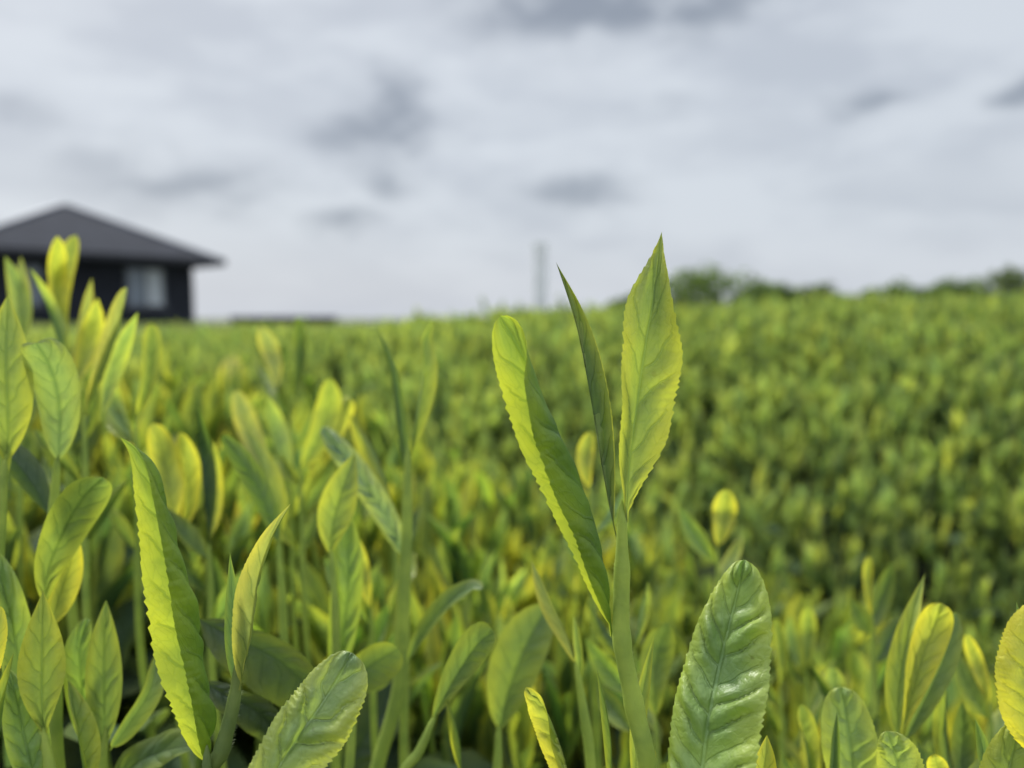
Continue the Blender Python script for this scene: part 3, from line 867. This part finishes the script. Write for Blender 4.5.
P1, P2 = matpts(900, 5)
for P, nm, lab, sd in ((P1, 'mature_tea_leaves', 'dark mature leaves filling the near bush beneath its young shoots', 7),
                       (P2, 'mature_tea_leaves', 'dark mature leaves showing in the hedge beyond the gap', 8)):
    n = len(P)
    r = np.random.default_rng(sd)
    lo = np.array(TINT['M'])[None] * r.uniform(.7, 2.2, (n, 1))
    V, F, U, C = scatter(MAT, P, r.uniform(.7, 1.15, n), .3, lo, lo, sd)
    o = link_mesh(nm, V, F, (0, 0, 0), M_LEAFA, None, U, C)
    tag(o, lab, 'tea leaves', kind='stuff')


# dark mature leaves one can pick out
def single_leaf(label, mid, w, tint, phi, **kw):
    pts = np.array([at(*m) for m in mid]); dm = np.mean([m[2] for m in mid])
    line = catmull(pts, 60); T = nrm(np.gradient(line, axis=0)); c_ = nrm(CAM - line)
    N0 = nrm(c_ - (c_ * T).sum(1, keepdims=True) * T)
    ph = np.radians(np.linspace(phi[0], phi[1], 60))[:, None]
    Nn = N0 * np.cos(ph) + np.cross(T, N0) * np.sin(ph)
    V, F, U = leaf_geo(line, Nn, w[0] / FPX * dm, w[1] / FPX * dm, .6, .4, (10, 20), (10, 20), (1, 1, 1), 8, .0006, 8, .05, .0004, 3)
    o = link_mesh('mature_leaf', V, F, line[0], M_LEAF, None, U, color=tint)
    tag(o, label, 'leaf', 'mature leaves one can pick out')


single_leaf('dark mature leaf lying behind the slender pale shoot', [(196, 618, .165), (240, 640, .165), (285, 665, .168), (325, 705, .172)], (22, 36), TINT['M'], (15, 25))
single_leaf('dark mature leaf hanging low under the slender pale shoot', [(200, 680, .158), (235, 700, .158), (262, 715, .16), (290, 745, .164)], (16, 20), TINT['M'], (10, 30))
single_leaf('dark mature leaf in the shade beside the pale saw-edged leaf', [(330, 790, .215), (360, 745, .215), (385, 700, .22), (392, 660, .225)], (26, 26), TINT['M'], (10, 0))
single_leaf('dark broad leaf lying flat at the bottom beside the toothed folded leaf', [(100, 800, .17), (135, 765, .165), (170, 750, .16), (200, 745, .155)], (20, 20), TINT['G'], (-30, -40))

# ------------------------------------------------------------------ hedge bodies (the woody, shaded inside)
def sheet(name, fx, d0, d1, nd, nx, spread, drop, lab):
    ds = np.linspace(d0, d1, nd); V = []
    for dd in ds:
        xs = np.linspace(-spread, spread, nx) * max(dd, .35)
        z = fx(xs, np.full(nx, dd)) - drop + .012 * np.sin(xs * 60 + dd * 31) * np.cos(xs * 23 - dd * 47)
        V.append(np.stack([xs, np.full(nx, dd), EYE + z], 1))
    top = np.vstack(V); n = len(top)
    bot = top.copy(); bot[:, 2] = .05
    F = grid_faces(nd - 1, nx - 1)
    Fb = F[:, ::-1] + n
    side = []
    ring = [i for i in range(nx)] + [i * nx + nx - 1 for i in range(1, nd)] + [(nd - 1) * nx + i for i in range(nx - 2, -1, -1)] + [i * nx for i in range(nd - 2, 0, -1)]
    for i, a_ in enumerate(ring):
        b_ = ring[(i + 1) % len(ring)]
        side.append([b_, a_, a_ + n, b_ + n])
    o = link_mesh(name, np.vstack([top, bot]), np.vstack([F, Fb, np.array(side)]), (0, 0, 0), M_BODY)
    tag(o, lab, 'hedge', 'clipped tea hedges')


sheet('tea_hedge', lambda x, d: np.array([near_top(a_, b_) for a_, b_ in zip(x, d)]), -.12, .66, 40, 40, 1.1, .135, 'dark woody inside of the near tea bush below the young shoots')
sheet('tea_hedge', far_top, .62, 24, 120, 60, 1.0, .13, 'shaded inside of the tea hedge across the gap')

# ------------------------------------------------------------------ ground
V = np.array([[-600, -60, 0], [600, -60, 0], [600, 1500, 0], [-600, 1500, 0]], float)
tag(link_mesh('ground', V, [[0, 1, 2, 3]], (0, 0, 0), M_SOIL), kind='structure')


# ------------------------------------------------------------------ house
def bm_obj(name, bm, mat, parent=None, smooth=False):
    me = bpy.data.meshes.new(name); bm.normal_update(); bm.to_mesh(me); bm.free()
    me.materials.append(mat)
    for p_ in me.polygons: p_.use_smooth = smooth
    o = bpy.data.objects.new(name, me); COL.objects.link(o)
    if parent: o.parent = parent
    return o


def add_box(bm, x0, x1, y0, y1, z0, z1):
    v = [bm.verts.new(p_) for p_ in ((x0, y0, z0), (x1, y0, z0), (x1, y1, z0), (x0, y1, z0), (x0, y0, z1), (x1, y0, z1), (x1, y1, z1), (x0, y1, z1))]
    for f in ((3, 2, 1, 0), (4, 5, 6, 7), (0, 1, 5, 4), (1, 2, 6, 5), (2, 3, 7, 6), (3, 0, 4, 7)):
        bm.faces.new([v[i] for i in f])


def cladding(name, col, axis_scale, rough):
    m, N = new_mat(name)
    out = N.new('ShaderNodeOutputMaterial'); pr = N.new('ShaderNodeBsdfPrincipled'); N.l.new(pr.outputs[0], out.inputs[0])
    tc = N.new('ShaderNodeTexCoord')
    w = N.new('ShaderNodeTexWave'); w.wave_type = 'BANDS'; w.bands_direction = 'X'; w.wave_profile = 'SAW'
    w.inputs['Scale'].default_value = axis_scale
    N.l.new(tc.outputs['Object'], w.inputs['Vector'])
    no = N.noise(tc.outputs['Object'], 1.5, 4)
    base = N.mix(N.rng(no.outputs[0], .3, .7), tuple(v * .85 for v in col) + (1,), tuple(v * 1.15 for v in col) + (1,))
    N.l.new(base, pr.inputs['Base Color'])
    pr.inputs['Roughness'].default_value = rough
    pr.inputs['Specular IOR Level'].default_value = .2
    bp = N.new('ShaderNodeBump'); bp.inputs['Distance'].default_value = .02; bp.inputs['Strength'].default_value = .6
    N.l.new(w.outputs['Fac'], bp.inputs['Height']); N.l.new(bp.outputs[0], pr.inputs['Normal'])
    return m


M_WALL = cladding('dark_cladding', (0.024, 0.028, 0.040), 1.2, .6)
M_ROOF = cladding('grey_metal_roof', (0.026, 0.029, 0.038), .7, 1.0)
M_FASCIA = plain_material('dark_fascia', (0.02, 0.022, 0.03), .5)
M_FRAME = plain_material('window_frame_grey', (0.12, 0.13, 0.15), .4)
M_CURT = plain_material('window_glass_pale', (0.55, 0.60, 0.64), .1, .8, 2.0, .1)
M_BLUE = plain_material('window_glass_dim', (0.22, 0.27, 0.33), .1, .8, 2.0, .1)

# front right eave corner and direction of the front eave
HX, HY = -9.6, 26.0
house = empty('house', (HX, HY, 0))
ang = math.atan2(.74, .673)       # local +x runs from far left to the corner
house.rotation_euler.z = ang
tag(house, 'dark single storey house with grey hipped roof at the field edge', 'house')
W, DEP, EV, RISE, OV = 7.7, 7.7, 2.80, 1.82, .75
bm = bmesh.new(); add_box(bm, -W + OV, -OV, OV, DEP - OV, 0, EV - .02); bm_obj('wall', bm, M_WALL, house)
bm = bmesh.new()
pts = [(-W, 0, EV), (0, 0, EV), (0, DEP, EV), (-W, DEP, EV), (-W / 2 + .22, DEP / 2, EV + RISE), (-W / 2 + .38, DEP / 2, EV + RISE)]
v = [bm.verts.new(p_) for p_ in pts]
for f in ((0, 1, 5, 4), (1, 2, 5), (2, 3, 4, 5), (3, 0, 4), (3, 2, 1, 0)): bm.faces.new([v[i] for i in f])
roof = bm_obj('roof', bm, M_ROOF, house)
bm = bmesh.new()
for x0, x1, y0, y1 in ((-W - .03, .03, -.03, .0), (-W - .03, .03, DEP, DEP + .03), (.0, .03, 0, DEP), (-W - .03, -W, 0, DEP)): add_box(bm, x0, x1, y0, y1, EV - .16, EV + .03)
bm_obj('fascia', bm, M_FASCIA, roof)
M_CAP = plain_material('halo_cap_metal', (0.30, 0.31, 0.34), .5)  # pale hip caps, added to imitate the bright halo along the roof edge
for k_ in (0, 1, 2, 3):
    a_ = np.array(pts[k_]); b_ = np.array(pts[4] if k_ in (0, 3) else pts[5])
    V, F = tube_geo([a_ + [0, 0, .03], b_ + [0, 0, .03]], .06, 8)
    cap_me = mesh_from('halo_cap', V, F); cap_me.materials.append(M_CAP)
    cap_o = bpy.data.objects.new('halo_cap', cap_me); COL.objects.link(cap_o); cap_o.parent = roof
for x0, x1, z0, z1, mat in ((-2.95, -1.72, 1.25, 2.5, M_CURT), (-6.0, -5.25, 1.25, 2.45, M_BLUE)):
    bm = bmesh.new()
    t = .07
    add_box(bm, x0, x1, OV - .06, OV - .002, z1 - t, z1); add_box(bm, x0, x1, OV - .06, OV - .002, z0, z0 + t)
    add_box(bm, x0, x0 + t, OV - .06, OV - .002, z0 + t, z1 - t); add_box(bm, x1 - t, x1, OV - .06, OV - .002, z0 + t, z1 - t)
    xm = (x0 + x1) / 2; add_box(bm, xm - .03, xm + .03, OV - .06, OV - .002, z0 + t, z1 - t)
    wf = bm_obj('window', bm, M_FRAME, house)
    for a_, b_ in ((x0 + t, xm - .03), (xm + .03, x1 - t)):
        bm = bmesh.new(); add_box(bm, a_, b_, OV - .03, OV - .001, z0 + t, z1 - t)
        bm_obj('pane', bm, mat if a_ > x0 + .5 or mat is M_BLUE else M_BLUE, wf)
    bm = bmesh.new(); add_box(bm, x0 - .08, x1 + .08, OV - .12, OV - .003, z0 - .06, z0 - .002); bm_obj('sill', bm, M_FRAME, wf)

# low dark boundary wall running right from the house
M_LOW = plain_material('dark_boundary', (0.025, 0.03, 0.03), .8, .3, 3.0, .3)
wall = empty('boundary_wall', (-9.0, 29.0, 0))
tag(wall, 'low dark boundary wall along the field beside the house', 'wall')
bm = bmesh.new(); add_box(bm, -1.5, 2.4, -.1, .1, 0, .90); bm_obj('wall_body', bm, M_LOW, wall)
bm = bmesh.new(); add_box(bm, -1.55, 2.45, -.14, .14, .902, .96); bm_obj('coping', bm, M_LOW, wall)

# pale tower far behind
M_TOW = plain_material('pale_concrete', (0.80, 0.81, 0.84), .8, .3, .6, .08)
tw = empty('tower', (2.9, 80, 0))
tag(tw, 'slim pale grey tower rising from behind the field', 'tower')


def ngon_prism(bm, r0, r1, z0, z1, n=20):
    a = [bm.verts.new((r0 * math.cos(6.2832 * i / n), r0 * math.sin(6.2832 * i / n), z0)) for i in range(n)]
    b = [bm.verts.new((r1 * math.cos(6.2832 * i / n), r1 * math.sin(6.2832 * i / n), z1)) for i in range(n)]
    for i in range(n): bm.faces.new((a[i], a[(i + 1) % n], b[(i + 1) % n], b[i]))
    bm.faces.new(a[::-1]); bm.faces.new(b)


bm = bmesh.new(); ngon_prism(bm, .78, .68, 0, 8.2); bm_obj('shaft', bm, M_TOW, tw)
bm = bmesh.new(); ngon_prism(bm, .76, .76, 8.202, 8.5); bm_obj('cap', bm, M_TOW, tw)

# ------------------------------------------------------------------ trees on the horizon
M_BARK = plain_material('tree_bark', (0.09, 0.07, 0.05), .9, .2, 6.0, .3, .5, .02)


def tree(label, px, ytop, d, wpx, seed, n=3000, tone=(0.11, 0.165, 0.075), trunk_h=.35):
    r = np.random.default_rng(seed)
    x = (px - 512) / FPX * d
    H = EYE + (318 - ytop) / FPX * d
    W2 = wpx / FPX * d / 2
    root = empty('tree', (x, d, 0))
    tag(root, label, 'tree', 'trees on the horizon')
    loc = np.array([x, d, 0.0])
    line = catmull([[x, d, 0], [x + .1 * W2, d, H * .4], [x - .05 * W2, d, H * .8]], 14)
    V, F = tube_geo(line, np.linspace(.06 * H, .015 * H, 14), 8)
    link_mesh('trunk', V, F, loc, M_BARK, root)
    nb = 18
    xx = r.uniform(-.85, .85, nb)
    cen = np.stack([xx * W2, r.normal(0, .3, nb) * W2, H * (.30 + .46 * (1 - xx ** 2) * r.uniform(.75, 1.0, nb))], 1)
    rad = r.uniform(.32, .52, nb) * min(W2, H * .5)
    k = r.integers(nb, size=n)
    u = nrm(r.normal(0, 1, (n, 3))) * (r.uniform(.45, 1, (n, 1)) ** .5)
    P = cen[k] + u * rad[k][:, None]
    P[:, 2] = np.minimum(P[:, 2], H - r.uniform(0, .1, n) * H * .2)
    P[: len(P) // 3, 2] *= .55
    P = P[P[:, 2] > .05 * H]
    n = len(P)
    t = np.array(tone)[None] * r.uniform(.6, 1.5, (n, 1))
    V, F, U, C = scatter(MAT, P + loc, r.uniform(2.2, 4.0, n) * d / 45, .9, t, t, seed)
    link_mesh('crown', V, F, loc, M_LEAFA, root, U, C)


tree('dark rounded tree right behind the tallest leaf on the horizon', 708, 263, 46, 125, 1)
tree('dark tree lower on the slope beside the rounded tree', 768, 280, 47, 80, 2)
tree('small dark tree peeping out before the tallest leaf', 634, 293, 46, 60, 3)
tree('low grey green tree between the rounded tree and the domed one', 812, 282, 50, 90, 4, tone=(.09, .13, .06))
tree('low domed dark tree on the horizon', 895, 280, 44, 120, 5)
tree('bushy tree next to the domed one', 952, 276, 44, 70, 6)
tree('thin loose-crowned tree standing apart at the picture edge', 1004, 258, 44, 62, 7, n=1300, tone=(.09, .13, .05))

# ------------------------------------------------------------------ sky and sun
SUN_EL, SUN_AZ = R(50), R(-38)
w = bpy.data.worlds.new('World'); SC.world = w; w.use_nodes = True
w.node_tree.nodes.clear()
N = NT(w.node_tree)
out = N.new('ShaderNodeOutputWorld'); bg = N.new('ShaderNodeBackground'); N.l.new(bg.outputs[0], out.inputs[0])
bg.inputs['Strength'].default_value = 0.1
sky = N.new('ShaderNodeTexSky'); sky.sky_type = 'NISHITA'; sky.sun_disc = False
sky.sun_elevation = SUN_EL; sky.sun_rotation = SUN_AZ; sky.dust_density = 3
tc = N.new('ShaderNodeTexCoord')
sp = N.new('ShaderNodeSeparateXYZ'); N.l.new(tc.outputs['Generated'], sp.inputs[0])
X, Y, Z = sp.outputs
az = N.math('DEGREES', N.math('ARCTAN2', X, Y), 0)
el = N.math('DEGREES', N.math('ARCSINE', Z), 0)
el = N.math('MULTIPLY', N.math('ARCSINE', Z), 57.2958)
az = N.math('MULTIPLY', N.math('ARCTAN2', X, Y), 57.2958)
st = N.new('ShaderNodeCombineXYZ')
N.l.new(N.math('MULTIPLY', az, .05), st.inputs[0]); N.l.new(N.math('MULTIPLY', el, .125), st.inputs[1])
n1 = N.noise(st.outputs[0], 1.5, 5, .52, .2)
n2 = N.noise(st.outputs[0], 5.0, 5, .6, .6)
n3 = N.noise(st.outputs[0], 0.7, 3, .5)
st2 = N.new('ShaderNodeCombineXYZ')
N.l.new(N.math('MULTIPLY', az, .16), st2.inputs[0]); N.l.new(N.math('MULTIPLY', el, .30), st2.inputs[1])
na = N.noise(st2.outputs[0], .8, 2, .5)
st2.inputs[2].default_value = 3.7
nn = N.noise(st2.outputs[0], 1.0, 2, .5)
nb_ = N.noise(st2.outputs[0], 1.7, 3, .5)
azw = N.math('ADD', az, N.math('MULTIPLY_ADD', na.outputs[0], 8.0, -4.0))
elw = N.math('ADD', el, N.math('MULTIPLY_ADD', nn.outputs[0], 3.6, -1.8))


def blob(px, py, sx, sy, amt):
    a = math.degrees(math.atan2((px - 512), FPX))
    e = math.degrees(math.atan2((318 - py), math.hypot(FPX, px - 512)))
    sxa = 1.25 * math.degrees(sx / FPX); sya = 1.4 * math.degrees(sy / FPX)
    u = N.math('MULTIPLY', N.math('SUBTRACT', azw, a), 1 / sxa)
    v_ = N.math('MULTIPLY', N.math('SUBTRACT', elw, e), 1 / sya)
    r2 = N.math('ADD', N.math('MULTIPLY', u, u), N.math('MULTIPLY', v_, v_))
    g = N.math('EXPONENT', N.math('MULTIPLY', r2, -1.0))
    return N.math('MULTIPLY', g, amt)


dark = None
for bb in ((590, 5, 105, 34, 1.0), (690, 18, 60, 26, .75), (480, 0, 40, 16, .6), (396, 122, 44, 34, .8), (360, 145, 44, 22, .7), (385, 178, 34, 22, .6), (440, 132, 60, 18, .35), (352, 223, 30, 13, .6), (582, 192, 62, 16, .65), (845, 110, 40, 12, .6),
           (645, 120, 40, 13, .45), (1016, 100, 30, 15, .7), (200, 190, 95, 24, .6), (130, 165, 70, 20, .45), (280, 205, 60, 16, .3), (30, 120, 60, 16, .4), (130, 180, 50, 18, .35), (470, 125, 50, 20, .25)):
    g = blob(*bb)
    dark = g if dark is None else N.math('MAXIMUM', dark, g)
dark = N.math('MULTIPLY', dark, N.rng(nb_.outputs[0], .3, .62, .7, 1.15), clamp=True)
base = N.mix(N.rng(n1.outputs[0], .38, .64), (5.85, 6.28, 6.8, 1), (4.65, 5.05, 5.65, 1))
base = N.mix(N.rng(n3.outputs[0], .45, .7, 0, .5), base, (6.1, 6.5, 6.95, 1))
base = N.mix(N.rng(el, 0, 9, .6, 0), base, (5.7, 6.05, 6.7, 1))
cl = N.mix(N.rng(dark, .08, .95), base, (2.45, 2.8, 3.35, 1))
final = N.mix(.9, sky.outputs[0], cl)
# overcast sky is brightest overhead
front = N.rng(Y, -.5, .4, .9, 1.0)
gain = N.math('MULTIPLY', N.rng(el, 24, 62, .86, 2.85), front)
gc = N.new('ShaderNodeCombineColor')
for i in range(3): N.l.new(gain, gc.inputs[i])
final = N.mix(1.0, final, gc.outputs[0], 'MULTIPLY')
N.l.new(final, bg.inputs['Color'])

sd = bpy.data.lights.new('sun', 'SUN'); sd.energy = 3.1; sd.angle = R(8); sd.color = (1, .97, .91)
so = bpy.data.objects.new('sun', sd); COL.objects.link(so)
dirv = Vector((math.sin(SUN_AZ) * math.cos(SUN_EL), math.cos(SUN_AZ) * math.cos(SUN_EL), math.sin(SUN_EL)))
so.rotation_euler = dirv.to_track_quat('Z', 'Y').to_euler()
so.location = (0, 0, 20)

# ------------------------------------------------------------------ render settings
SC.view_settings.view_transform = 'Standard'
SC.view_settings.look = 'None'
SC.view_settings.exposure = 0.45
SC.view_settings.gamma = 1.0
SC.cycles.use_denoising = True
SC.cycles.max_bounces = 8
SC.cycles.diffuse_bounces = 3
SC.cycles.transmission_bounces = 5
SC.cycles.caustics_reflective = False
SC.cycles.caustics_refractive = False
SC.cycles.sample_clamp_indirect = 4
